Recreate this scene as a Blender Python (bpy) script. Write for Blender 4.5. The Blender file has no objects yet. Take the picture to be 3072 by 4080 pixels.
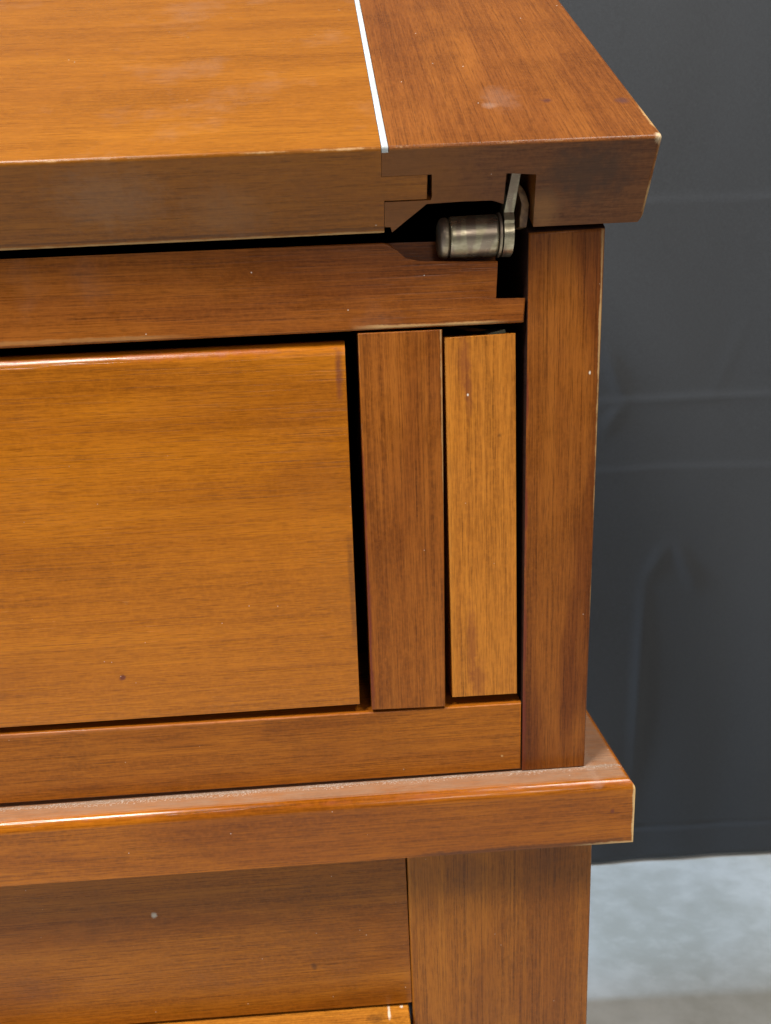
import bpy, bmesh, math, random
from mathutils import Vector, Matrix, noise as mn

# ------------------------------------------------------------------ camera
CAM = Vector((0.0, -0.25, 0.74))
PITCH, YAW, ROLL = math.radians(14.70), math.radians(3.15), math.radians(-2.29)
FPX = 3134.0                                   # focal length in photograph pixels (3072 x 4080)
fwd = Vector((math.sin(YAW)*math.cos(PITCH), math.cos(YAW)*math.cos(PITCH), -math.sin(PITCH)))
rt = Vector((math.cos(YAW), -math.sin(YAW), 0)); up = rt.cross(fwd)
c_, s_ = math.cos(ROLL), math.sin(ROLL)
RT = c_*rt + s_*up; UP = -s_*rt + c_*up
scene = bpy.context.scene
cd = bpy.data.cameras.new('camera'); cam = bpy.data.objects.new('camera', cd)
scene.collection.objects.link(cam); scene.camera = cam
cam.matrix_world = Matrix(((RT.x, UP.x, -fwd.x, CAM.x), (RT.y, UP.y, -fwd.y, CAM.y), (RT.z, UP.z, -fwd.z, CAM.z), (0, 0, 0, 1)))
cd.sensor_fit = 'HORIZONTAL'; cd.sensor_width = 36.0; cd.lens = 36.0*FPX/3072
cd.clip_start = 0.01; cd.clip_end = 100
cd.dof.use_dof = True; cd.dof.focus_distance = 0.262; cd.dof.aperture_fstop = 36

# ------------------------------------------------------------------ light
w = bpy.data.worlds.new('World'); scene.world = w; w.use_nodes = True
w.node_tree.nodes['Background'].inputs[0].default_value = (0.95, 0.97, 1.0, 1)
w.node_tree.nodes['Background'].inputs[1].default_value = 0.145
def area(name, loc, aim, sx, sy, power, col):
    l = bpy.data.lights.new(name, 'AREA'); l.shape = 'RECTANGLE'; l.size = sx; l.size_y = sy
    l.energy = power; l.color = col
    o = bpy.data.objects.new(name, l); scene.collection.objects.link(o); o.location = loc
    o.rotation_euler = (Vector(aim) - Vector(loc)).to_track_quat('-Z', 'Y').to_euler()
    return o
area('ceiling_lamp', (-0.74, -0.62, 2.28), (0.0, 0.0, 0.65), 0.40, 0.55, 48, (1.0, 0.95, 0.88))
area('ceiling_lamp', (0.66, -0.58, 2.28), (0.0, 0.0, 0.65), 0.40, 0.55, 25, (1.0, 0.95, 0.88))
area('barrel_glint_light', (0.42, -2.6, 1.75), (0.0, 0.0, 0.7), 0.50, 0.35, 10, (1.0, 0.97, 0.92))  # added light for the barrel's highlight, standing for windows in front
area('side_lamp', (-2.6, 0.44, 1.9), (0.35, 0.5, 0.0), 0.28, 0.5, 145, (0.50, 0.72, 1.0))
scene.view_settings.view_transform = 'Standard'; scene.view_settings.look = 'None'
scene.view_settings.exposure = 0.0; scene.view_settings.gamma = 1.0
scene.view_settings.use_curve_mapping = False

# ------------------------------------------------------------------ helpers
def ray(x, y): return (RT*((x-1536)/FPX) + UP*(-(y-2040)/FPX) + fwd)
def bp(x, y, p0, n):                           # photograph pixel -> point on a plane
    d = ray(x, y); p0 = Vector(p0); n = Vector(n)
    return CAM + d*((p0-CAM).dot(n)/d.dot(n))
def fr(x, y, Y=0.0):                           # on a vertical plane facing the viewer: (X, Z)
    p = bp(x, y, (0, Y, 0), (0, 1, 0)); return (p.x, p.z)
def ext(a, b, X):                              # the line through two (X, Z) points carried on to X
    return (X, a[1] + (b[1]-a[1])*(X-a[0])/(b[0]-a[0]))
COL = scene.collection
def finish(name, bm, mat, parent=None, smooth=True, recalc=True):
    if recalc: bmesh.ops.recalc_face_normals(bm, faces=bm.faces)
    me = bpy.data.meshes.new(name); bm.to_mesh(me); bm.free()
    o = bpy.data.objects.new(name, me); COL.objects.link(o)
    if mat: me.materials.append(mat)
    if smooth:
        for p in me.polygons: p.use_smooth = True
        try: me.set_sharp_from_angle(angle=math.radians(38))
        except Exception: pass
        wn_ = o.modifiers.new('weighted_normals', 'WEIGHTED_NORMAL'); wn_.weight = 100; wn_.keep_sharp = True; wn_.mode = 'FACE_AREA'
    if parent:
        o.parent = parent; o.matrix_parent_inverse = (chain(parent)).inverted()
    return o
def chain(o):
    m = o.matrix_basis.copy()
    if o.parent: m = chain(o.parent) @ o.matrix_parent_inverse @ m
    return m
def prism(bm, pts, y0, y1, back=True, front=True, ax=lambda a, b, c: (a, c, b)):
    """polygon (X, Z) swept from y0 to y1; returns the front loop of edges"""
    f = [bm.verts.new(ax(x, z, y0)) for x, z in pts]; b = [bm.verts.new(ax(x, z, y1)) for x, z in pts]
    n = len(pts)
    if front: bm.faces.new(f)
    if back: bm.faces.new(b[::-1])
    for i in range(n): bm.faces.new((f[i], b[i], b[(i+1) % n], f[(i+1) % n]))
    fe = [bm.edges.get((f[i], f[(i+1) % n])) for i in range(n)]
    se = [bm.edges.get((f[i], b[i])) for i in range(n)]
    return fe, se
def bev(bm, edges, r, seg=3):
    edges = [e for e in edges if e and e.is_valid]
    if edges: bmesh.ops.bevel(bm, geom=edges, offset=r, segments=seg, profile=0.5, affect='EDGES', clamp_overlap=True)
def wobble(bm, amp, sc=30, off=0):             # hand-finished timber is never dead straight
    for v in bm.verts:
        n = mn.noise_vector(v.co*sc + Vector((off, off*2, 0)))
        v.co += Vector((n.x, n.y, n.z))*amp

# ------------------------------------------------------------------ materials
class NT:
    def __init__(s, name):
        s.m = bpy.data.materials.new(name); s.m.use_nodes = True; s.t = s.m.node_tree
        s.N = s.t.nodes; s.L = s.t.links; s.b = s.N['Principled BSDF']
        s.co = s.N.new('ShaderNodeTexCoord').outputs['Object']
    def lk(s, a, b):
        if hasattr(a, 'links') or hasattr(a, 'is_linked'): s.L.new(a, b)
        else: b.default_value = a
    def math(s, op, a, b=0.0, c=0.0, clamp=False):
        n = s.N.new('ShaderNodeMath'); n.operation = op; n.use_clamp = clamp
        for i, v in enumerate((a, b, c)): s.lk(v, n.inputs[i])
        return n.outputs[0]
    def mapping(s, scale, loc=(0, 0, 0), rot=(0, 0, 0), src=None):
        n = s.N.new('ShaderNodeMapping'); s.L.new(src or s.co, n.inputs[0])
        n.inputs['Scale'].default_value = scale; n.inputs['Location'].default_value = loc; n.inputs['Rotation'].default_value = rot
        return n.outputs[0]
    def noise(s, vec, scale=1.0, detail=2.0, rough=0.5, dist=0.0):
        n = s.N.new('ShaderNodeTexNoise'); s.L.new(vec, n.inputs['Vector'])
        n.inputs['Scale'].default_value = scale; n.inputs['Detail'].default_value = detail
        n.inputs['Roughness'].default_value = rough; n.inputs['Distortion'].default_value = dist
        return n.outputs['Fac']
    def rng(s, v, a, b, c=0.0, d=1.0, smooth=False):
        n = s.N.new('ShaderNodeMapRange'); n.clamp = True
        if smooth: n.interpolation_type = 'SMOOTHSTEP'
        s.lk(v, n.inputs[0])
        for i, x in enumerate((a, b, c, d)): n.inputs[i+1].default_value = x
        return n.outputs[0]
    def mix(s, f, a, b, mode='MIX'):
        n = s.N.new('ShaderNodeMix'); n.data_type = 'RGBA'; n.blend_type = mode; n.clamp_factor = True
        s.lk(f, n.inputs[0])
        for v, i in ((a, 6), (b, 7)):
            if isinstance(v, tuple): v = (*v, 1.0) if len(v) == 3 else v
            s.lk(v, n.inputs[i])
        return n.outputs[2]
    def sep(s):
        n = s.N.new('ShaderNodeSeparateXYZ'); s.L.new(s.co, n.inputs[0]); return n.outputs
    def bump(s, h, strength, dist):
        n = s.N.new('ShaderNodeBump'); s.L.new(h, n.inputs['Height'])
        n.inputs['Strength'].default_value = strength; n.inputs['Distance'].default_value = dist
        return n.outputs[0]

GRAIN = (0.66, 0.62, 0.58); PALE = (0.62, 0.40, 0.17); DUST = (0.42, 0.38, 0.34); GRIME = (0.035, 0.016, 0.010); RED = (0.13, 0.022, 0.014)
def wood(name, axis, avg, seed=0, lines=(), spots=(), rough=0.30, streak=1.0, mott=1.0, dust=0.35, haze=0.0, tilt=0.0, band=0.75, ior=1.30, dust_sheen=0.0, stain=0.5):
    """varnished timber; axis = 'x','y','z' along the grain.
    lines: (axis, a, b, width, colour, strength, lo, hi) worn or dirty arrises, or a painted reflection, parallel to an axis
    spots: ((x, y, z), radius, colour, strength, (sx, sy, sz))"""
    base = (avg[0]*1.08, avg[1]*1.08, avg[2]*1.08); dark = (avg[0]*0.60, avg[1]*0.54, avg[2]*0.62); light = (avg[0]*1.42, avg[1]*1.55, avg[2]*1.6)
    t = NT(name)
    def st(al, ac, k=0):
        sc = {'x': (al, ac, ac), 'y': (ac, al, ac), 'z': (ac, ac, al)}[axis]
        return t.mapping(sc, (seed*3.1+k, seed*1.7+k*2.3, seed*0.9-k), (0, tilt, 0) if axis != 'y' else (0, 0, tilt))
    n1 = t.noise(st(9, 48), 1, 4, 0.6, 0.3)
    n2 = t.noise(st(7, 300, 2), 1, 3, 0.6, 0.15)
    n3 = t.noise(st(10, 1350, 5), 1, 2, 0.75)
    n4 = t.noise(st(26, 2100, 9), 1, 1, 0.5)
    n7 = t.noise(st(9, 45, 12), 1, 3, 0.55, 0.4)
    n8 = t.noise(st(150, 2300, 15), 1, 2, 0.7)
    n5 = t.noise(t.mapping((700, 700, 700), (seed, 0, 0)), 1, 2, 0.6)
    n6 = t.noise(t.mapping((55, 55, 55), (seed*2, 1, 0)), 1, 3, 0.55)
    col = t.mix(t.rng(n1, 0.22, 0.60, 1-band, 1), dark, base)
    col = t.mix(t.math('MULTIPLY', t.rng(n1, 0.52, 0.78), 0.6), col, light)
    col = t.mix(t.math('MULTIPLY', t.rng(n2, 0.52, 0.75), 0.55*streak), col, light)
    col = t.mix(t.math('MULTIPLY', t.rng(n2, 0.48, 0.25), 0.65*streak), col, dark)
    col = t.mix(t.math('MULTIPLY', t.rng(n3, 0.52, 0.68), 0.46*streak), col, light)
    col = t.mix(t.math('MULTIPLY', t.rng(n3, 0.47, 0.32), 0.60*streak), col, tuple(c*0.55 for c in dark))
    pore = t.rng(n4, 0.38, 0.28)
    col = t.mix(t.math('MULTIPLY', pore, 0.55*streak), col, tuple(c*0.35 for c in dark))
    col = t.mix(t.math('MULTIPLY', t.rng(n6, 0.50, 0.28), 0.28*mott), col, tuple(c*0.62 for c in dark))
    col = t.mix(t.math('MULTIPLY', t.rng(n5, 0.42, 0.62), 0.30), col, tuple(min(1, c*1.25) for c in base))
    col = t.mix(t.math('MULTIPLY', t.rng(n8, 0.50, 0.30), 0.42), col, tuple(c*0.5 for c in dark))
    col = t.mix(t.math('MULTIPLY', t.rng(n8, 0.54, 0.70), 0.34), col, light)
    col = t.mix(t.math('MULTIPLY', t.rng(n7, 0.58, 0.36, 0, 1, True), stain), col, (0.52, 0.42, 0.50), 'MULTIPLY')   # uneven stain
    rg = t.math('ADD', t.rng(n6, 0.3, 0.7, rough-0.06, rough+0.10), t.math('MULTIPLY', t.math('ADD', n3, -0.5), 0.18))
    o = t.sep()
    wn = t.noise(t.mapping((260, 260, 260), (seed*5, 3, 1)), 1, 4, 0.7)
    wl = t.noise(t.mapping((45, 45, 45), (seed*7, 5, 2)), 1, 2, 0.6)
    for (ax, a, b, wd, c, k, lo, hi) in lines:
        i, j, q = {'x': (1, 2, 0), 'y': (0, 2, 1), 'z': (0, 1, 2)}[ax]
        if b is None:                         # a line lying in a plane: only one coordinate counts
            d = t.math('ABSOLUTE', t.math('SUBTRACT', o[i], a))
        else:
            da = t.math('SUBTRACT', o[i], a); db = t.math('SUBTRACT', o[j], b)
            d = t.math('SQRT', t.math('ADD', t.math('MULTIPLY', da, da), t.math('MULTIPLY', db, db)))
        d = t.math('ADD', d, t.math('MULTIPLY', t.math('SUBTRACT', 0.5, wn), wd*1.5))
        d = t.math('ADD', d, t.math('MULTIPLY', t.math('SUBTRACT', 0.5, wl), wd*2.2))
        f = t.rng(d, wd, wd*0.35, 0, k)
        if c == GRAIN: f = t.math('MULTIPLY', f, t.rng(t.noise(t.mapping((1500, 1500, 1500), (seed, 9, 9)), 1, 2, 0.6), 0.52, 0.62))
        if lo is not None:
            e = (hi-lo)*0.12+1e-4
            f = t.math('MULTIPLY', f, t.math('MULTIPLY', t.rng(o[q], lo-e, lo+e), t.rng(o[q], hi+e, hi-e)))
        col = t.mix(f, col, c)
        if c[0] > 0.3: rg = t.math('ADD', rg, t.math('MULTIPLY', f, 0.3))
    for (p, r, c, k, sc) in spots:
        n = t.N.new('ShaderNodeVectorMath'); n.operation = 'SUBTRACT'; t.L.new(t.co, n.inputs[0]); n.inputs[1].default_value = p
        m = t.N.new('ShaderNodeVectorMath'); m.operation = 'MULTIPLY'; t.L.new(n.outputs[0], m.inputs[0]); m.inputs[1].default_value = sc
        l = t.N.new('ShaderNodeVectorMath'); l.operation = 'LENGTH'; t.L.new(m.outputs[0], l.inputs[0])
        d = t.math('ADD', l.outputs['Value'], t.math('MULTIPLY', t.math('SUBTRACT', 0.5, wn), r*1.6))
        col = t.mix(t.rng(d, r, r*0.3, 0, k), col, c)
    if dust_sheen:                                # settled dust and a gloss reflection painted into upward faces
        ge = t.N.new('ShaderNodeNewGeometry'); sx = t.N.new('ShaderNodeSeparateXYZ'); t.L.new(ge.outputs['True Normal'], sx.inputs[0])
        td = t.math('MULTIPLY', t.rng(sx.outputs[2], 0.90, 0.995, 0, dust_sheen), t.rng(t.noise(t.mapping((90, 300, 90), (seed, 0, 2)), 1, 4, 0.7), 0.30, 0.70, 0.55, 1.0))
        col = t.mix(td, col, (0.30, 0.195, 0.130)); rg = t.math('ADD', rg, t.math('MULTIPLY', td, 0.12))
    # lint and dust grains
    v = t.N.new('ShaderNodeTexVoronoi'); t.L.new(t.mapping((420, 420, 420), (seed, 2, 4)), v.inputs['Vector'])
    v.inputs['Scale'].default_value = 1.0
    cs = t.N.new('ShaderNodeSeparateColor'); t.L.new(v.outputs['Color'], cs.inputs[0])
    sp = t.math('MULTIPLY', t.rng(v.outputs['Distance'], 0.10, 0.05), t.math('GREATER_THAN', cs.outputs[0], 0.972))
    col = t.mix(t.math('MULTIPLY', sp, dust*1.6), col, (0.72, 0.66, 0.58))
    if haze:                                   # dull bloom and finger marks on the polish
        hz = t.noise(t.mapping((26, 26, 26), (seed*4, 7, 1)), 1, 4, 0.65)
        hf = t.rng(hz, 0.56, 0.78, 0, haze)
        col = t.mix(hf, col, (0.36, 0.28, 0.24)); rg = t.math('ADD', rg, t.math('MULTIPLY', hf, 0.25))
    t.L.new(col, t.b.inputs['Base Color']); t.L.new(rg, t.b.inputs['Roughness'])
    t.b.inputs['IOR'].default_value = ior
    h = t.math('ADD', t.math('MULTIPLY', n3, 0.6), t.math('MULTIPLY', pore, -0.5))
    h = t.math('ADD', h, t.math('MULTIPLY', n5, 0.25))
    t.L.new(t.bump(h, 0.30, 0.00022), t.b.inputs['Normal'])
    return t.m

BASE = (0.36, 0.120, 0.016); DARK = (0.175, 0.050, 0.011); LIGHT = (0.50, 0.195, 0.028)
UB, UD, UL = (0.205, 0.066, 0.016), (0.085, 0.027, 0.010), (0.33, 0.115, 0.022)      # darker stained timber

# ------------------------------------------------------------------ setting: floor and backdrop
def floor_mat():
    t = NT('polished_concrete')
    a = t.noise(t.mapping((7, 7, 7)), 1, 5, 0.6, 0.3); b = t.noise(t.mapping((30, 48, 30), (3, 1, 0), (0, 0, 0.6)), 1, 5, 0.65)
    c = t.noise(t.mapping((160, 160, 160)), 1, 3, 0.6)
    col = t.mix(t.rng(a, 0.36, 0.64), (0.41, 0.405, 0.36), (0.58, 0.58, 0.55))
    col = t.mix(t.math('MULTIPLY', t.rng(b, 0.50, 0.75), 0.3), col, (0.72, 0.71, 0.67))
    col = t.mix(t.math('MULTIPLY', t.rng(b, 0.50, 0.28), 0.4), col, (0.38, 0.37, 0.32))
    col = t.mix(t.math('MULTIPLY', c, 0.25), col, (0.5, 0.5, 0.46))
    t.L.new(col, t.b.inputs['Base Color']); t.L.new(t.rng(b, 0.3, 0.7, 0.45, 0.65), t.b.inputs['Roughness'])
    t.L.new(t.bump(b, 0.15, 0.002), t.b.inputs['Normal'])
    return t.m
bm = bmesh.new(); bmesh.ops.create_grid(bm, x_segments=4, y_segments=4, size=6.0)
fl = finish('floor', bm, floor_mat(), smooth=False); fl['kind'] = 'structure'

A = bp(2363, 3446, (0, 0, 0), (0, 0, 1)); B = bp(3072, 3408, (0, 0, 0), (0, 0, 1))
cdir = (B - A); cdir.z = 0; cdir.normalize(); cn = Vector((-cdir.y, cdir.x, 0))
def cpx(x, y):
    p = bp(x, y, A, cn); return ((p-A).dot(cdir), p.z)
def fabric():
    t = NT('charcoal_cloth')
    w1 = t.noise(t.mapping((2600, 2600, 300)), 1, 1); w2 = t.noise(t.mapping((300, 300, 2600), (4, 4, 4)), 1, 1)
    b = t.noise(t.mapping((5, 5, 3)), 1, 4, 0.6)
    wv = t.math('ADD', w1, w2)
    col = t.mix(t.rng(b, 0.3, 0.7), (0.022, 0.0235, 0.026), (0.027, 0.029, 0.032))
    col = t.mix(t.rng(wv, 0.85, 1.2, 0, 0.35), col, (0.050, 0.054, 0.060))
    t.L.new(col, t.b.inputs['Base Color']); t.b.inputs['Roughness'].default_value = 0.85
    t.b.inputs['Sheen Weight'].default_value = 0.12; t.b.inputs['Sheen Roughness'].default_value = 0.5
    t.L.new(t.bump(wv, 0.25, 0.0006), t.b.inputs['Normal'])
    return t.m
hem = [cpx(2500, 3305)[1], 0.0]
cre = [cpx(2700, 800)[1], cpx(2700, 1590)[1], cpx(2700, 1872)[1]]
xs = [-1.1 + i*0.006 for i in range(int(2.3/0.006))]
zs = []; z = 0.004
while z < 1.75:
    zs.append(z); z += 0.0035 if min(abs(z-c) for c in cre+[hem[0]]) < 0.02 else 0.009
fk = [(cpx(2700, 2180), cpx(2790, 2360), 0.004), (cpx(2660, 2180), cpx(2560, 2330), 0.003), (cpx(2420, 1400), cpx(2490, 1590), 0.0035),
      (cpx(2840, 1590), cpx(3000, 1250), 0.0008), (cpx(2480, 1620), cpx(2390, 1740), 0.0025), (cpx(2570, 2350), cpx(2520, 3150), 0.004)]
def segd(p, a, b):
    ax, az = a; bx, bz = b; dx, dz = bx-ax, bz-az; L = dx*dx+dz*dz
    k = max(0, min(1, ((p[0]-ax)*dx+(p[1]-az)*dz)/L))
    return math.hypot(p[0]-ax-k*dx, p[1]-az-k*dz), k
def fold(x, z):
    d = 0.003*math.sin(x*5+0.6*math.sin(z*3)) + 0.006*mn.noise((x*3, z*0.9, 0.3)) + 0.0009*mn.noise((x*14, z*5, 2.1))
    low = max(0, 1-z/0.55)
    d += low*0.004*mn.noise((x*12+1, z*1.6, 5.0))
    for i, c in enumerate(cre):
        dz = z-c-0.004*mn.noise((x*5, i*2.7, 0))-0.0012*mn.noise((x*22, i, 4)); a = 0.0018*(0.6+0.6*mn.noise((x*5, i*3.3, 9)))
        d += 1.1*a*math.exp(-abs(dz)/0.0035)*(-1 if i != 1 else -1) + 0.0006*math.tanh(dz/0.003)*math.exp(-abs(dz)/0.05)
    for a, b, h in fk:
        q, k = segd((x, z), a, b)
        if q < 0.08: d -= 0.75*h*math.exp(-(q/0.006)**2)*math.sin(math.pi*min(1, max(0.02, 0.15+0.8*k)))
    if z < hem[0]: d -= 0.0022
    if abs(z-hem[0]) < 0.004: d += 0.0010
    return d
bm = bmesh.new(); grid = []
for x in xs:
    grid.append([bm.verts.new(A + cdir*x + cn*fold(x, z) + Vector((0, 0, z + (0.003*math.sin(x*9) if z < 0.005 else 0)))) for z in zs])
for i in range(len(xs)-1):
    for j in range(len(zs)-1): bm.faces.new((grid[i][j], grid[i+1][j], grid[i+1][j+1], grid[i][j+1]))
cu = finish('backdrop_curtain', bm, fabric(), smooth=False)
for p in cu.data.polygons: p.use_smooth = True
sm = cu.modifiers.new('thickness', 'SOLIDIFY'); sm.thickness = 0.0012; sm.offset = 1
cu['label'] = 'charcoal cloth backdrop hanging behind the wooden desk, creased by folding'; cu['category'] = 'curtain'

# ------------------------------------------------------------------ the desk
XL = -0.62                                     # left end of the desk, outside the picture
DEPTH = 0.435
desk = bpy.data.objects.new('secretary_desk', None); COL.objects.link(desk)
desk.location = (-0.25, 0.2, 0); desk.empty_display_size = 0.1
desk['label'] = 'brown varnished wooden slant-front secretary desk with a pale inlay line on its lid'; desk['category'] = 'desk'
def part(name, bm, mat, parent=None, **k): return finish(name, bm, mat, parent or desk, **k)

# --- right side panel, its front edge is the tall post beside the loper
pTL, pTR, pBR, pBL = fr(2106, 929), fr(2414, 910), fr(2330, 3050), fr(2079, 3070)
LIDANG = math.radians(33.0)
BACKTOP = pTR[1] + 0.36*math.sin(LIDANG)
def side_panel(xl_t, xr_t, xl_b, xr_b, zt_l, zt_r, zb, mat):
    bm = bmesh.new(); k = 0.36*math.cos(LIDANG)
    def V(x, y, z): return bm.verts.new((x, y, z))
    L = [V(xl_b, 0, zb), V(xl_t, 0, zt_l), V(xl_t, k, BACKTOP), V(xl_t, DEPTH, BACKTOP), V(xl_b, DEPTH, zb)]
    R = [V(xr_b, 0, zb), V(xr_t, 0, zt_r), V(xr_t, k, BACKTOP), V(xr_t, DEPTH, BACKTOP), V(xr_b, DEPTH, zb)]
    bm.faces.new(L); bm.faces.new(R[::-1])
    for i in range(5): bm.faces.new((L[i], R[i], R[(i+1) % 5], L[(i+1) % 5]))
    bev(bm, [e for e in bm.edges if (e.verts[0].co.y < 0.001 and e.verts[1].co.y < 0.001)], 0.0009, 3)
    o = part('side_panel', bm, mat); o.data.materials.append(m_shade)
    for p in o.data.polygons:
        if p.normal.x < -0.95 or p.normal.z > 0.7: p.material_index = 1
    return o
m_shade = wood('painted_shade_wood', 'y', (0.035, 0.014, 0.009), 81, rough=0.6, dust=0.0)  # near-black colour paints the shade of the slot and lid gap
m_post = wood('post_wood', 'z', (0.225, 0.066, 0.008), 3, stain=0.85, streak=0.95, dust=0.5, tilt=0.012,
    lines=[('z', (pTR[0]+pBR[0])/2, 0.0, 0.0006, PALE, 0.6, pBR[1], pTR[1]), ('z', (pTL[0]+pBL[0])/2, 0.0, 0.0010, RED, 0.7, pBR[1], pTR[1]-0.03)],
    spots=[((fr(2350, 1485)[0], 0, fr(2350, 1485)[1]), 0.0004, (0.7, 0.62, 0.5), 1, (1, 1, .6))])
zb_post = (pBR[1]+pBL[1])/2 - 0.0005
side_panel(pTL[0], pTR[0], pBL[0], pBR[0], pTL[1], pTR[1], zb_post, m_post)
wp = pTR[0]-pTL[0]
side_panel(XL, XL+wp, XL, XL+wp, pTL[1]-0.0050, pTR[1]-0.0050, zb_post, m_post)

# --- top rail with the hinge hollow and slot
def rail_pts():
    t0, t1 = fr(0, 1033), fr(1529, 966); b0, b1 = fr(0, 1389), fr(2094, 1285)
    pts = [ext(b0, b1, XL+wp+0.0004), ext(t0, t1, XL+wp+0.0004), fr(764, 1000), t1]
    pts += [fr(*p) for p in ((1546, 971), (1564, 982), (1582, 998), (1600, 1015), (1618, 1030), (1640, 1043), (1668, 1050))]
    xr = pTL[0]-0.0003
    pts += [fr(1984, 1038), fr(1976, 1189), (xr-0.0004, fr(2094, 1187)[1]), (xr-0.0009, b1[1])]
    return pts
rp = rail_pts()
bm = bmesh.new()
fe, se = prism(bm, rp, 0.0, 0.008, back=False)
bev(bm, [e for i, e in enumerate(fe) if i not in (11, 12)], 0.0007, 3)
zt = fr(1650, 968, 0.008)[1]
prism(bm, [(rp[0][0], rp[0][1]), (rp[1][0], rp[1][1]), (fr(1500, 972, .008)[0], zt+0.0003), (fr(1984, 968, 0.008)[0]-0.0004, zt), (rp[11][0]-0.0006, rp[0][1]+(rp[14][1]-rp[0][1])*0.95)], 0.0081, 0.05)
zr_top = rp[2][1]
m_rail = wood('rail_wood', 'x', (0.28, 0.080, 0.009), 5, stain=0.6, dust=0.8, haze=0.12, streak=0.85, tilt=-0.012,
    lines=[('x', 0.0, rp[14][1]+0.0004, 0.0007, PALE, 0.6, 0.01, 0.05), ('x', 0, ext(rp[0], rp[14], -0.05)[1]+0.001, 0.0008, PALE, 0.2, -0.12, -0.05)])
rail = part('top_rail', bm, m_rail); rail['label'] = 'dusty rail with a scooped hollow for the hinge'

# --- bottom rail above the moulding
a0, a1 = fr(0, 2930), fr(2074, 2803); b0, b1 = fr(0, 3206), fr(2079, 3066)
xr = pBL[0]-0.0002
bm = bmesh.new()
fe, se = prism(bm, [ext(b0, b1, XL+wp), ext(a0, a1, XL+wp), ext(a0, a1, xr), ext(b0, b1, xr)], 0.0002, 0.05); bev(bm, fe, 0.0006, 3)
zr2 = ext(a0, a1, 0.0)[1]
m_rail2 = wood('lower_rail_wood', 'x', (0.31, 0.093, 0.006), 9, tilt=-0.010, dust=0.5, streak=0.75, band=0.6,
    lines=[('x', 0, zr2, 0.0007, (0.45, 0.16, 0.06), 0.5, None, None)],
    spots=[((fr(2000, 3013)[0], 0, fr(2000, 3013)[1]), 0.0006, PALE, 0.8, (1, 1, 1))])
part('bottom_rail', bm, m_rail2)

# --- vertical stile between drawer and loper
q = [fr(1480, 2831), fr(1425, 1328), fr(1762, 1311), fr(1775, 2817)]
q = [(q[0][0], q[0][1]+0.0003), q[1], q[2], (q[3][0], q[3][1]+0.0003)]
bm = bmesh.new(); fe, se = prism(bm, q, -0.0004, 0.06); bev(bm, fe, 0.0005, 3); wobble(bm, 0.0002, 40)
m_stile = wood('stile_wood', 'z', (0.29, 0.086, 0.010), 12, streak=0.95, tilt=0.0, dust=0.4,
    lines=[('z', q[1][0]*.5+q[0][0]*.5, -0.0004, 0.0009, PALE, 0.8, q[1][1]-0.03, q[1][1]), ('z', q[1][0]*.5+q[0][0]*.5, -0.0004, 0.0010, RED, 0.8, q[0][1], q[1][1]-0.012),
           ('z', q[2][0]*.6+q[3][0]*.4, -0.0004, 0.0004, PALE, 0.45, None, None)])
part('stile', bm, m_stile)
# --- loper (pull-out lid support), lighter than its neighbours
q = [fr(1803, 2780, .0008), fr(1769, 1346, .0008), fr(2055, 1327, .0008), fr(2061, 2765, .0008)]
bm = bmesh.new(); fe, se = prism(bm, q, 0.0008, 0.36); bev(bm, fe, 0.0004, 2)
lz = q[0][1]; lx = q[1][0]
def lp(x, y): p = fr(x, y, .0008); return (p[0], .0008, p[1])
m_loper = wood('loper_wood', 'z', (0.43, 0.148, 0.017), 17, streak=1.0, mott=0.45, stain=0.25, dust=0.3,
    lines=[('z', q[1][0]+0.0004, .0008, 0.0007, LIGHT, 0.6, None, None)],
    spots=[(lp(1850, 1450), 0.0035, (0.20, 0.05, 0.016), 0.6, (1.5, 1, .28)), (lp(1868, 1560), 0.0028, (0.16, 0.04, 0.016), 0.5, (1.8, 1, .25)),
           (lp(1880, 2560), 0.0042, (0.22, 0.06, 0.016), 0.6, (1.8, 1, .22)), (lp(1905, 2700), 0.004, (0.19, 0.05, 0.016), 0.5, (1, 1, .4)),
           (lp(1864, 1573), 0.0004, (0.75, 0.7, 0.62), 1, (1, 1, .7)), (lp(1990, 1735), 0.0008, GRIME, 0.5, (1, 1, 1))])
loper = part('loper', bm, m_loper); loper['label'] = 'lighter orange pull-out lid support beside the post'
# scrap of green felt on the loper's top
bm = bmesh.new()
f0, f1 = fr(1935, 1332, .004), fr(2012, 1312, .004)
prism(bm, [(f0[0], lp(1935, 1336)[2]-0.0002), (f0[0]+0.002, lp(1935, 1336)[2]+0.0006), (f1[0], f1[1]), (f1[0]+0.0003, lp(2012, 1330)[2]+0.0002)], 0.004, 0.02)
t = NT('felt'); t.b.inputs['Base Color'].default_value = (0.20, 0.21, 0.14, 1); t.b.inputs['Roughness'].default_value = 0.95
t.L.new(t.bump(t.noise(t.mapping((2500, 2500, 2500)), 1, 2), 0.6, 0.0003), t.b.inputs['Normal'])
part('felt_pad', bm, t.m, loper)

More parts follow.
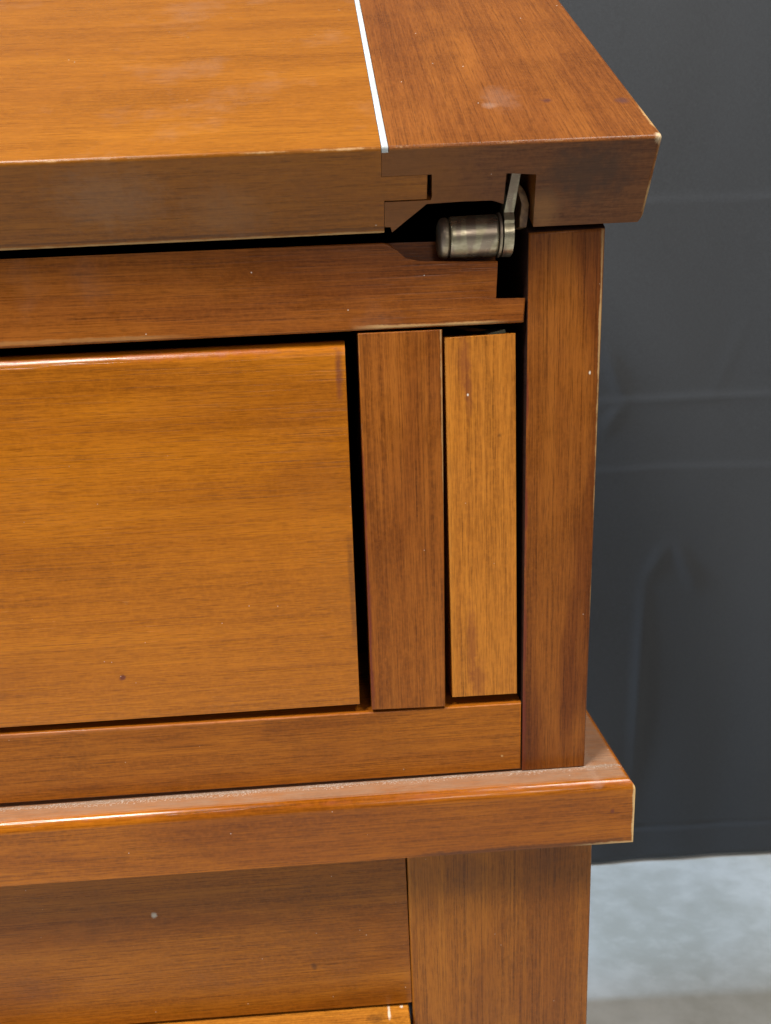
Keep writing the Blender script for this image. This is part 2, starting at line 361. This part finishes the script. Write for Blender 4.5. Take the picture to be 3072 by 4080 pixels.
# --- drawer
d0, d1 = fr(0, 1425, .0004), fr(1373, 1361, .0004); e0, e1 = fr(0, 2900, .0004), fr(1434, 2806, .0004)
DXL = XL+wp+0.056
bm = bmesh.new()
q = [ext(e0, e1, DXL), ext(d0, d1, DXL), d1, e1]
fe, se = prism(bm, q, 0.0004, 0.018)
bev(bm, [fe[1]], 0.0046, 8)
bev(bm, [e for e in bm.edges if all(v.co.y < 0.0006 for v in e.verts) and len(e.link_faces) == 2 and e.calc_face_angle(0) > 0.6], 0.0019, 5)
dz = ext(d0, d1, -0.05)[1]; ez = ext(e0, e1, -0.05)[1]; dxr = (d1[0]+e1[0])/2
def dp(x, y): p = fr(x, y, .0004); return (p[0], .0004, p[1])
m_drawer = wood('drawer_wood', 'x', (0.385, 0.118, 0.0045), 21, streak=0.5, mott=0.25, band=0.38, dust=0.25, tilt=-0.009, rough=0.18, ior=1.42, stain=0.34,
    lines=[('z', d1[0]+0.0009, .0004, 0.0011, PALE, 0.75, e1[1]+0.06, d1[1]-0.004), ('z', e1[0]-0.0006, .0004, 0.0012, GRIME, 0.4, e1[1]+0.025, e1[1]+0.06),
           ('x', 0, dz-0.0002, 0.0026, (0.34, 0.065, 0.022), 0.6, None, None)],
    spots=[(dp(488, 2700), 0.0014, (0.13, 0.03, 0.015), 0.9, (1, 1, 1)), (dp(1350, 1480), 0.0035, (0.15, 0.04, 0.022), 0.7, (2.4, 1, .32))])
drawer = part('drawer', bm, m_drawer); drawer['label'] = 'plain drawer front with rounded top edge'
# drawer box behind its front
bm = bmesh.new()
prism(bm, [(DXL+0.01, e1[1]+0.004), (DXL+0.01, d1[1]-0.012), (d1[0]-0.008, d1[1]-0.012), (d1[0]-0.008, e1[1]+0.004)], 0.0182, 0.38)
m_raw = wood('raw_pine', 'y', (0.42, 0.25, 0.11), 30, rough=0.6)
part('drawer_box', bm, m_raw, drawer)

# --- waist moulding: a slab with rounded front arris
zt_m = zb_post
f_r = bp(2508, 3110, (0, 0, zt_m), (0, 0, 1)); f_l = bp(0, 3288, (0, 0, zt_m), (0, 0, 1)); f_b = bp(2342, 2852, (0, 0, zt_m), (0, 0, 1))
yf = f_r.y*0.5+f_l.y*0.5
mb_r = fr(2515, 3356, f_r.y); mb_l = fr(0, 3534, f_l.y)
bm = bmesh.new()
xr_m = fr(2530, 3200, f_r.y)[0]
yl = f_l.y + (f_r.y-f_l.y)*(XL-0.02-f_l.x)/(f_r.x-f_l.x)
zl = ext(mb_l, mb_r, XL-0.02)[1]
side = Vector((f_b.x-f_r.x, f_b.y-f_r.y)); 
xback = f_r.x + side.x/side.y*(DEPTH-f_r.y)*0.25
tp = [(XL-0.02, yl), (xr_m, f_r.y), (xr_m+0.0005, DEPTH+0.005), (XL-0.02, DEPTH+0.005)]
bz = [zl, mb_r[1], mb_r[1], zl]
nseg = 1
T = []; Bt = []
for i in range(nseg+1):
    k = i/nseg; T.append(bm.verts.new((tp[0][0]+(tp[1][0]-tp[0][0])*k, tp[0][1]+(tp[1][1]-tp[0][1])*k, zt_m)))
    Bt.append(bm.verts.new((tp[0][0]+(tp[1][0]-tp[0][0])*k, tp[0][1]+(tp[1][1]-tp[0][1])*k, bz[0]+(bz[1]-bz[0])*k)))
for p, z in ((tp[2], bz[2]), (tp[3], bz[3])):
    T.append(bm.verts.new((p[0], p[1], zt_m))); Bt.append(bm.verts.new((p[0], p[1], z)))
bm.faces.new(T); bm.faces.new(Bt[::-1])
n = len(T)
for i in range(n): bm.faces.new((T[i], Bt[i], Bt[(i+1) % n], T[(i+1) % n]))
bm.edges.ensure_lookup_table()
bev(bm, [bm.edges.get((T[i], T[i+1])) for i in range(nseg+1)] , 0.0040, 8)
bev(bm, [e for e in bm.edges if e.is_valid and all(v.co.y < yf+0.004 or v.co.x > xr_m-0.001 for v in e.verts) and len(e.link_faces) == 2 and e.calc_face_angle(0) > 0.7], 0.0009, 3)
m_mould = wood('moulding_wood', 'x', (0.335, 0.098, 0.004), 25, rough=0.13, tilt=-0.010, dust=0.5, streak=0.75, ior=1.36, dust_sheen=0.8, mott=0.5,
    lines=[('z', xr_m, f_r.y, 0.0009, PALE, 1.0, None, None), ('y', xr_m, zt_m, 0.0014, PALE, 0.7, None, None),
           ('x', f_r.y+0.0008, zt_m-0.0008, 0.0010, (0.34, 0.08, 0.04), 0.25, None, None),
           ('x', f_r.y, mb_r[1], 0.0009, PALE, 0.8, xr_m-0.02, xr_m+0.01), ('x', f_r.y, mb_r[1]+0.0008, 0.0012, GRIME, 0.55, 0.02, xr_m-0.006),
           ('x', 0.0, zt_m, 0.0010, (0.24, 0.21, 0.18), 0.7, None, None), ('x', -0.0006, zt_m, 0.0020, GRAIN, 0.75, None, None),
           ('y', pBR[0]+0.002, zt_m, 0.0030, (0.36, 0.24, 0.19), 0.3, None, None)],  # last line: hazy reflection painted on the side return's top
    spots=[((fr(2440, 3230, yf)[0], yf, fr(2440, 3230, yf)[1]), 0.0011, (0.10, 0.02, 0.015), 0.7, (1, 1, 1))])
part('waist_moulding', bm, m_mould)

# --- lower case: apron rail, corner stile, lower drawer
YL = 0.002
zu = mb_r[1]-0.0001
s0, s1, s2, s3 = fr(1621, 3411, YL), fr(1646, 4080, YL), fr(2341, 4080, YL), fr(2360, 3366, YL)
lxr = (s2[0]+s3[0])/2 + 0.0005; lxl = (s0[0]+s1[0])/2
zu_l = lambda X: ext((mb_l[0], mb_l[1]), mb_r, X)[1]
bm = bmesh.new()
fe, se = prism(bm, [(s1[0]+0.0004, 0.0), (s0[0], zu_l(s0[0])-0.0002), (s3[0], zu_l(s3[0])-0.0002), (s2[0]+0.001, 0.0)], YL, DEPTH); bev(bm, [fe[0], fe[2]], 0.0009, 3)
m_leg = wood('corner_stile_wood', 'z', (0.30, 0.096, 0.009), 33, streak=1.0, dust=0.3,
    lines=[('z', s0[0]*.5+s1[0]*.5, YL, 0.0012, LIGHT, 0.4, None, None), ('z', lxr, YL, 0.0009, PALE, 0.6, None, None)],
    spots=[((fr(1850, 3480, YL)[0], YL, fr(1850, 3480, YL)[1]), 0.010, (0.10, 0.032, 0.012), 0.35, (1, 1, .8)), ((fr(2180, 3420, YL)[0], YL, fr(2180, 3420, YL)[1]), 0.007, (0.10, 0.032, 0.012), 0.3, (1, 1, .8))])
part('corner_stile', bm, m_leg)
bm = bmesh.new(); lw = s3[0]-s0[0]
prism(bm, [(XL+0.002, 0.0), (XL+0.002, zu_l(XL)-0.0002), (XL+lw, zu_l(XL+lw)-0.0002), (XL+lw, 0.0)], YL, DEPTH)
part('corner_stile', bm, m_leg)
g0, g1 = fr(615, 4071, YL+0.0006), fr(1633, 3994, YL+0.0006)
ax = s0[0]-0.0005
bm = bmesh.new()
fe, se = prism(bm, [ext(g0, g1, XL+lw), (XL+lw, zu_l(XL+lw)-0.0003), (ax, zu_l(ax)-0.0003), (ax+0.0006, g1[1])], YL+0.0006, 0.04); bev(bm, [fe[2], fe[0]], 0.0006, 2)
m_apron = wood('apron_wood', 'x', (0.30, 0.094, 0.006), 41, streak=0.8, tilt=-0.012, dust=0.4,
    spots=[((fr(612, 3652, YL)[0], YL, fr(612, 3652, YL)[1]), 0.0015, (0.5, 0.44, 0.36), 0.9, (1, 1, 1)), ((fr(1252, 3857, YL)[0], YL, fr(1252, 3857, YL)[1]), 0.0016, GRIME, 0.6, (1, 1, .7))])
part('apron_rail', bm, m_apron)
bm = bmesh.new()
pr = -0.013
h0, h1 = ext(g0, g1, XL+lw), ext(g0, g1, ax-0.0008)
fe, se = prism(bm, [(XL+lw+0.001, h0[1]-0.19), (XL+lw+0.001, h0[1]-0.0018), (ax-0.0008, h1[1]-0.0018), (ax-0.0004, h1[1]-0.19)], pr, 0.02)
bev(bm, [fe[1]], 0.0065, 8)
bev(bm, [e for e in bm.edges if all(v.co.x > ax-0.0012 for v in e.verts) and len(e.link_faces) == 2 and e.calc_face_angle(0) > 0.7], 0.0010, 3)
def lowp(x, y): p = bp(x, y, (0, 0, h1[1]-0.002), (0, 0, 1)); return (p.x, p.y, p.z)
m_low = wood('lower_drawer_wood', 'x', (0.48, 0.185, 0.02), 47, rough=0.24, mott=0.6, tilt=-0.01,
    spots=[(lowp(1550, 4035), 0.0022, (0.7, 0.62, 0.5), 0.9, (3.2, .55, 1)), (lowp(1600, 4012), 0.0009, (0.72, 0.66, 0.55), 0.9, (1, 1, 1)), (lowp(1500, 4060), 0.004, GRIME, 0.5, (1, 1.3, 1))])
part('lower_drawer', bm, m_low)
# second lower drawer front, below the picture, down to the plinth
bm = bmesh.new()
prism(bm, [(XL+lw+0.001, 0.10), (XL+lw+0.001, h0[1]-0.196), (ax-0.0008, h1[1]-0.196), (ax-0.0008, 0.10)], pr, 0.02)
part('lower_drawer', bm, m_low)
bm = bmesh.new(); prism(bm, [(XL+lw+0.0005, 0.03), (XL+lw+0.0005, 0.096), (ax-0.0005, 0.096), (ax-0.0005, 0.03)], YL+0.002, 0.03)
part('plinth', bm, m_apron)

# --- inside: back, boards (they stay dark behind the gaps)
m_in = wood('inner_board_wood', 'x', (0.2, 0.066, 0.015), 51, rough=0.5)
ixl, ixr = XL+wp+0.0005, pTL[0]-0.0006
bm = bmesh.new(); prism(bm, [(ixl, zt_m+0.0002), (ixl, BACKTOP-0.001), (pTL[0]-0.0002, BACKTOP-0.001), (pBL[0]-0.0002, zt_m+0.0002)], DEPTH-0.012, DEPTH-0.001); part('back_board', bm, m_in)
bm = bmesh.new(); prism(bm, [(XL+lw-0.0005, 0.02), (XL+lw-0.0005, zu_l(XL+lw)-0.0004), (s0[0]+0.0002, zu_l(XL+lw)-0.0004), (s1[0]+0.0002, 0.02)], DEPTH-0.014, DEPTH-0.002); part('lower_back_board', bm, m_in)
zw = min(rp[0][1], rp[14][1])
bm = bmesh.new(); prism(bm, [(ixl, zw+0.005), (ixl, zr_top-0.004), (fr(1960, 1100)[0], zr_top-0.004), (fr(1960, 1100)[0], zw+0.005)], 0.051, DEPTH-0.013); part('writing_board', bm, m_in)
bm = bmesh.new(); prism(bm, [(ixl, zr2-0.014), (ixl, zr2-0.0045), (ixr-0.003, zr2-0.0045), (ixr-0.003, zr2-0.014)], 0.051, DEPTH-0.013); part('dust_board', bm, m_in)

# --- slanted lid: board, pale inlay, end board with hinge hollow
YB = -0.001
L0, L1 = fr(0, 1003, YB), fr(2543, 884, YB)
skew = math.atan2(L1[1]-L0[1], L1[0]-L0[0])
u = Vector((math.cos(skew), 0, math.sin(skew)))
v = Vector((0, math.cos(LIDANG), math.sin(LIDANG))); v = (v - u*v.dot(u)).normalized()
wv = u.cross(v)
O = Vector((0, YB, ext(L0, L1, 0)[1]))
LM = Matrix(((u.x, v.x, wv.x, O.x), (u.y, v.y, wv.y, O.y), (u.z, v.z, wv.z, O.z), (0, 0, 0, 1)))
def le(x, y):                                  # pixel on the lid's lower edge face -> (u, w)
    p = bp(x, y, O, v) - O; return (p.dot(u), p.dot(wv))
tts = [le(x, y)[1] for x, y in ((0, 646), (770, 617), (1537, 588), (2130, 560), (2560, 540))]
TH = sorted(tts)[2]
def lt(x, y):                                  # pixel on the lid's upper face -> (u, v)
    p = bp(x, y, O + wv*TH, wv) - O; return (p.dot(u), p.dot(v))
LL = 0.355
ua = (lt(1392, 0)[0]+lt(1546, 590)[0])/2; ub = ua + 0.0021
joint = le(1545, 704); ton = le(1703, 697)
def set_local(o, parent):
    o.parent = parent
    o.matrix_parent_inverse = chain(parent).inverted(); o.matrix_basis = LM
lidax = lambda a, b, c: (a, c, b)              # (u, w, v) -> local (u, v, w)
uL = -0.70
jw = joint[1]; tb = le(1703, 797)[1]
uj = joint[0]
ulb = le(1531, 870)[0]
bm = bmesh.new()
ins = 0.0012
pl = [(uL+0.11, 0.0), (uL+0.11, TH), (ua, TH), (ua, jw), (ton[0], jw), (ton[0], tb+0.0003), (ulb, tb+0.0003), (ulb, 0.0)]
fe, se = prism(bm, pl, 0.0, LL, ax=lidax)
bev(bm, [fe[1]], 0.0013, 4); bev(bm, [e for e in bm.edges if all(abs(x.co.y) < 1e-5 and x.co.z < 1e-5 for x in e.verts)], 0.0008, 2)
m_lid = wood('lid_wood', 'x', (0.265, 0.086, 0.006), 61, stain=0.22, streak=0.48, mott=0.3, band=0.4, dust=0.5, haze=0.14, rough=0.27,
    lines=[('x', 0.0, TH, 0.0006, (0.66, 0.42, 0.20), 0.85, None, None), ('x', 0.0, 0.0004, 0.0007, PALE, 0.5, None, None), ('x', 0.0, 0.0018, 0.0006, GRIME, 0.4, None, None)],
    spots=[((le(430, 790)[0], 0, le(430, 790)[1]), 0.015, (0.36, 0.24, 0.15), 0.20, (.75, 1, 1.3)), ((le(900, 850)[0], 0, le(900, 850)[1]), 0.012, (0.34, 0.22, 0.13), 0.14, (.8, 1, 1.2))])
def lidpart(name, bm, mat, parent, recalc=True):
    o = finish(name, bm, mat, recalc=recalc); set_local(o, parent); return o
lid = lidpart('lid', bm, m_lid, desk); lid['label'] = 'slanted lid board with grain running sideways'
# inlay
def inlay_mat():
    t = NT('pale_inlay'); n = t.noise(t.mapping((600, 60, 600)), 1, 3, 0.7); d = t.noise(t.mapping((120, 120, 120)), 1, 3)
    col = t.mix(t.rng(n, 0.35, 0.65), (0.40, 0.42, 0.41), (0.56, 0.59, 0.60)); col = t.mix(t.rng(d, 0.56, 0.70, 0, 0.55), col, (0.42, 0.40, 0.35))
    t.L.new(col, t.b.inputs['Base Color']); t.b.inputs['Roughness'].default_value = 0.45
    return t.m
bm = bmesh.new()
fe, se = prism(bm, [(ua+0.00015, TH-0.0016), (ua+0.00015, TH+0.00015), (ub-0.00015, TH+0.00015), (ub-0.00015, TH-0.0016)], -0.0001, LL, ax=lidax)
bev(bm, [fe[1]], 0.0009, 3); bev(bm, [e for e in bm.edges if abs(e.verts[0].co.z-TH-0.00015) < 1e-5 and abs(e.verts[1].co.z-TH-0.00015) < 1e-5 and abs(e.verts[0].co.y-e.verts[1].co.y) > 0.1], 0.0002, 2)
inl = lidpart('inlay_strip', bm, inlay_mat(), lid); inl['label'] = 'thin pale inlay line across the lid'
# end board
top_r = lt(2231, 0); top_f = lt(2612, 500)
ue = le(2641, 562)[0]; ueb = le(2570, 851)[0]; ubb = le(2540, 884)
g = le
front = [(ub, TH), (ub, TH-0.00165), (ua+0.00010, TH-0.00165), (ua+0.00010, jw+0.0001), (g(1721, 697)[0], jw+0.0001), (g(1721, 790)[0], tb+0.0010), (g(1716, 795)[0], tb-0.0001),
         (ulb+0.00012, tb-0.0001), (ulb+0.00012, g(1531, 905)[1]), (g(1556, 905)[0], g(1556, 905)[1]), (g(1562, 926)[0], g(1562, 926)[1]), g(1640, 862), (g(1700, 822)[0], tb-0.0012), (g(1735, 806)[0], tb-0.0011), (g(1850, 798)[0], tb-0.0009), (g(1960, 798)[0], tb-0.0010), g(2006, 812),
         g(2018, 690), g(2137, 695), g(2125, 898), ubb]
front[-2] = (front[-2][0], 0.0); front[-1] = (ubb[0], 0.0)
front += [(ueb, g(2570, 851)[1]), (ue, TH)]
bm = bmesh.new()
HV = 0.030
fe, se = prism(bm, front, 0.0, HV, back=False, ax=lidax)
rear = front[:8] + [(ulb+0.00012, 0.0), (ubb[0], 0.0), front[-2], front[-1]]
nf = len(front)
bev(bm, [fe[nf-2]], 0.0030, 5)
def round_end(b):
    bev(b, [e for e in b.edges if e.is_valid and all(abs(x.co.z-TH) < 1e-5 for x in e.verts)
            and (all(x.co.y < 0.0032 for x in e.verts) or all(x.co.x > ue-0.0005 for x in e.verts))], 0.0013, 4)
round_end(bm); bmesh.ops.recalc_face_normals(bm, faces=bm.faces)
bm2 = bmesh.new(); prism(bm2, rear, HV, LL, ax=lidax); round_end(bm2); bmesh.ops.recalc_face_normals(bm2, faces=bm2.faces)
tmp = bpy.data.meshes.new('tmp'); bm2.to_mesh(tmp); bm2.free(); bm.from_mesh(tmp); bpy.data.meshes.remove(tmp)
m_end = wood('end_board_wood', 'y', (0.205, 0.062, 0.009), 71, stain=0.3, streak=0.75, mott=0.9, dust=0.6, rough=0.33,
    lines=[('x', 0.0, TH, 0.0005, (0.66, 0.42, 0.20), 0.75, None, None), ('z', ue, 0.0, 0.0012, PALE, 0.8, None, None), ('y', ue, TH, 0.0012, PALE, 0.7, -0.01, 0.03)],
    spots=[((ue, 0, TH), 0.0030, (0.80, 0.62, 0.38), 1.0, (1, 1, 1)), ((g(2165, 840)[0], 0, g(2165, 840)[1]), 0.006, (0.34, 0.17, 0.06), 0.55, (1, 1, .7)),
           ((lt(2180, 400)[0], lt(2180, 400)[1], TH), 0.0022, (0.06, 0.02, 0.02), 0.7, (1, 1, 1)), ((lt(2480, 400)[0], lt(2480, 400)[1], TH), 0.0028, (0.07, 0.03, 0.03), 0.7, (1, 1, 1)),
           ((lt(1985, 390)[0], lt(1985, 390)[1], TH), 0.007, (0.40, 0.25, 0.18), 0.13, (1, .6, 1)), ((lt(1950, 420)[0], lt(1950, 420)[1], TH), 0.0028, (0.50, 0.36, 0.28), 0.16, (1, 1, 1))])
eb = lidpart('end_board', bm, m_end, lid, False)
m_eg = wood('end_grain_wood', 'x', (0.165, 0.058, 0.016), 77, streak=0.45, mott=1.3, dust=0.3, rough=0.4, band=0.9,
    lines=[('x', 0.0, TH, 0.0005, (0.66, 0.42, 0.20), 0.75, None, None), ('z', ue, 0.0, 0.0010, PALE, 0.9, None, None)],
    spots=[((ue, 0, TH), 0.0030, (0.80, 0.62, 0.38), 1.0, (1, 1, 1)), ((g(2165, 840)[0], 0, g(2165, 840)[1]), 0.006, (0.30, 0.14, 0.045), 0.5, (1, 1, .7)),
           ((g(2330, 690)[0], 0, g(2330, 690)[1]), 0.011, (0.055, 0.030, 0.018), 0.65, (.6, 1, 1)),
           ((g(1640, 720)[0], 0, g(1640, 720)[1]), 0.026, (0.235, 0.085, 0.016), 0.6, (1, 1, 1))])
eb.data.materials.append(m_eg)
for p in eb.data.polygons:
    if p.normal.y < -0.9: p.material_index = 1
eb['label'] = 'darker end board of the lid, cut away round the hinge'
bm = bmesh.new(); prism(bm, [(uL, 0.0), (uL, TH), (uL+0.1098, TH), (uL+0.1098, 0.0)], 0.0, LL, ax=lidax); lidpart('end_board', bm, m_end, lid)
# desk top board behind the lid
pt = LM @ Vector((0, LL+0.002, 0))
bm = bmesh.new(); prism(bm, [(XL-0.02, BACKTOP+0.001), (XL-0.02, BACKTOP+0.024), (pTR[0]+0.02, BACKTOP+0.024), (pTR[0]+0.02, BACKTOP+0.001)], pt.y+0.0005, DEPTH+0.004)
part('top_board', bm, m_in)
bm = bmesh.new(); prism(bm, [(ixl, BACKTOP-0.05), (ixl, BACKTOP-0.0155), (ixr-0.003, BACKTOP-0.0155), (ixr-0.003, BACKTOP-0.05)], pt.y-0.012, DEPTH-0.0125); part('leak_block', bm, m_in)  # unseen block added to stop side light leaking in behind the lid

# --- hinge: barrel, cap, washer, arm, worn lever
def metal(name, a, b, rough, seed):
    t = NT(name); n = t.noise(t.mapping((140, 420, 420), (seed, 0, 0)), 1, 3, 0.6); f = t.noise(t.mapping((900, 2500, 2500)), 1, 2)
    x = t.noise(t.mapping((330, 60, 60), (seed+2.2, 1, 1)), 1, 1)
    col = t.mix(t.rng(n, 0.40, 0.62), a, b); col = t.mix(t.rng(x, 0.50, 0.58, 0, 0.75), col, (0.30, 0.22, 0.17)); col = t.mix(t.math('MULTIPLY', f, 0.3), col, (0.13, 0.10, 0.07))
    t.L.new(col, t.b.inputs['Base Color']); t.b.inputs['Metallic'].default_value = 0.85
    t.L.new(t.rng(n, 0.3, 0.7, rough, rough+0.16), t.b.inputs['Roughness'])
    t.L.new(t.bump(f, 0.2, 0.0001), t.b.inputs['Normal'])
    return t.m
m_met = metal('tarnished_steel', (0.56, 0.48, 0.33), (0.36, 0.30, 0.19), 0.24, 1)
m_dk = metal('dark_tarnished_steel', (0.40, 0.32, 0.21), (0.24, 0.19, 0.13), 0.36, 4)
YC = 0.0035
bt, bb = fr(1890, 853, YC-0.003), fr(1890, 1027, YC-0.003)
r = (bt[1]-bb[1])/2; zc = (bt[1]+bb[1])/2
tiltb = math.radians(1.4)
def lathe(prof, mat, name, parent, seg=40):
    """profile of (x, radius) about a horizontal axis"""
    bm = bmesh.new(); rings = []
    for x, rad in prof:
        zz = zc + (x - bt[0])*math.tan(tiltb)
        rings.append([bm.verts.new((x, YC+rad*math.cos(2*math.pi*i/seg), zz+rad*math.sin(2*math.pi*i/seg))) for i in range(seg)])
    for a, b in zip(rings, rings[1:]):
        for i in range(seg): bm.faces.new((a[i], b[i], b[(i+1) % seg], a[(i+1) % seg]))
    bm.faces.new(rings[0][::-1]); bm.faces.new(rings[-1])
    return part(name, bm, mat, parent)
X = lambda x, y=940, Y=YC-0.006: fr(x, y, Y)[0]
x0, x1, x2, x3 = X(1753), X(1795), X(1990), X(2049)
barrel = lathe([(x1+0.0001, r*0.90), (x1+0.0003, r*0.97), (x1+0.0009, r), (x2-0.0008, r), (x2-0.0003, r*0.97), (x2, r*0.93)], m_met, 'hinge', desk, 56)
barrel['label'] = 'tarnished steel hinge barrel with strap arm'
lathe([(x0, r*0.70), (x0+0.0004, r*0.84), (x0+0.0010, r*0.93), (x0+0.0017, r*0.97), (x1-0.0006, r*0.97), (x1-0.0003, r*0.93), (x1, r*0.88)], m_dk, 'end_cap', barrel)
lathe([(x2+0.0002, r*0.90), (x2+0.0003, r*1.04), (x2+0.0010, r*1.06), (x2+0.0012, r*0.90)], m_dk, 'washer', barrel)
# arm: ring with a strap that rises into the lid's slot
xa0, xa1 = x2+0.0015, x3
def arm(bm):
    rr = r*1.05; n = 22; zz = zc+0.0003
    # outline in (y, z): strap up and back, then round the ring
    s_top = bp(2046, 700, (0, 0.004, 0), (0, 1, 0)).z; s_y = -0.0030
    out = [(s_y-0.0017, s_top), (YC-0.0052, zz+rr*0.90), (YC-0.0064, zz+rr*0.55)]
    out += [(YC-rr*math.cos(a), zz+rr*math.sin(a)) for a in [math.radians(25-i*(205/n)) for i in range(n+1)]]
    out += [(YC+0.0026, zz+rr*1.0), (s_y+0.0022, s_top)]
    def sk(z): return max(0, z-(zz+rr*0.85))     # the strap leans to the right as it rises
    lean = 0.0015/(s_top-zz-rr*0.85)
    F = [bm.verts.new((xa0+lean*sk(z)+0.0004*min(1, sk(z)/0.004), y, z)) for y, z in out]; G = [bm.verts.new((xa1+lean*sk(z), y, z)) for y, z in out]
    bm.faces.new(F); bm.faces.new(G[::-1]); m = len(out)
    for i in range(m): bm.faces.new((F[i], G[i], G[(i+1) % m], F[(i+1) % m]))
    bev(bm, [e for e in bm.edges if abs(e.verts[0].co.x-e.verts[1].co.x) < 0.0012 and e.calc_face_angle(0) > 0.9], 0.0005, 2)
bm = bmesh.new(); arm(bm); part('strap_arm', bm, m_met, barrel)
# thin broken lever beside the arm
bm = bmesh.new()
path = [fr(x, y, 0.001) for x, y in ((2062, 735), (2080, 765), (2096, 812), (2087, 860), (2084, 905))]
wd_ = [0.0008, 0.0011, 0.0010, 0.0013, 0.0011]
pts = [(p[0]-w_, p[1]) for p, w_ in zip(path, wd_)] + [(p[0]+w_, p[1]) for p, w_ in reversed(list(zip(path, wd_)))]
fe, se = prism(bm, pts, 0.001, 0.010); bev(bm, fe, 0.0003, 2)
t = NT('rusted_lever'); n = t.noise(t.mapping((500, 500, 500)), 1, 3)
t.L.new(t.mix(t.rng(n, 0.35, 0.65), (0.10, 0.045, 0.02), (0.26, 0.14, 0.06)), t.b.inputs['Base Color']); t.b.inputs['Roughness'].default_value = 0.55
part('lever', bm, t.m, barrel)
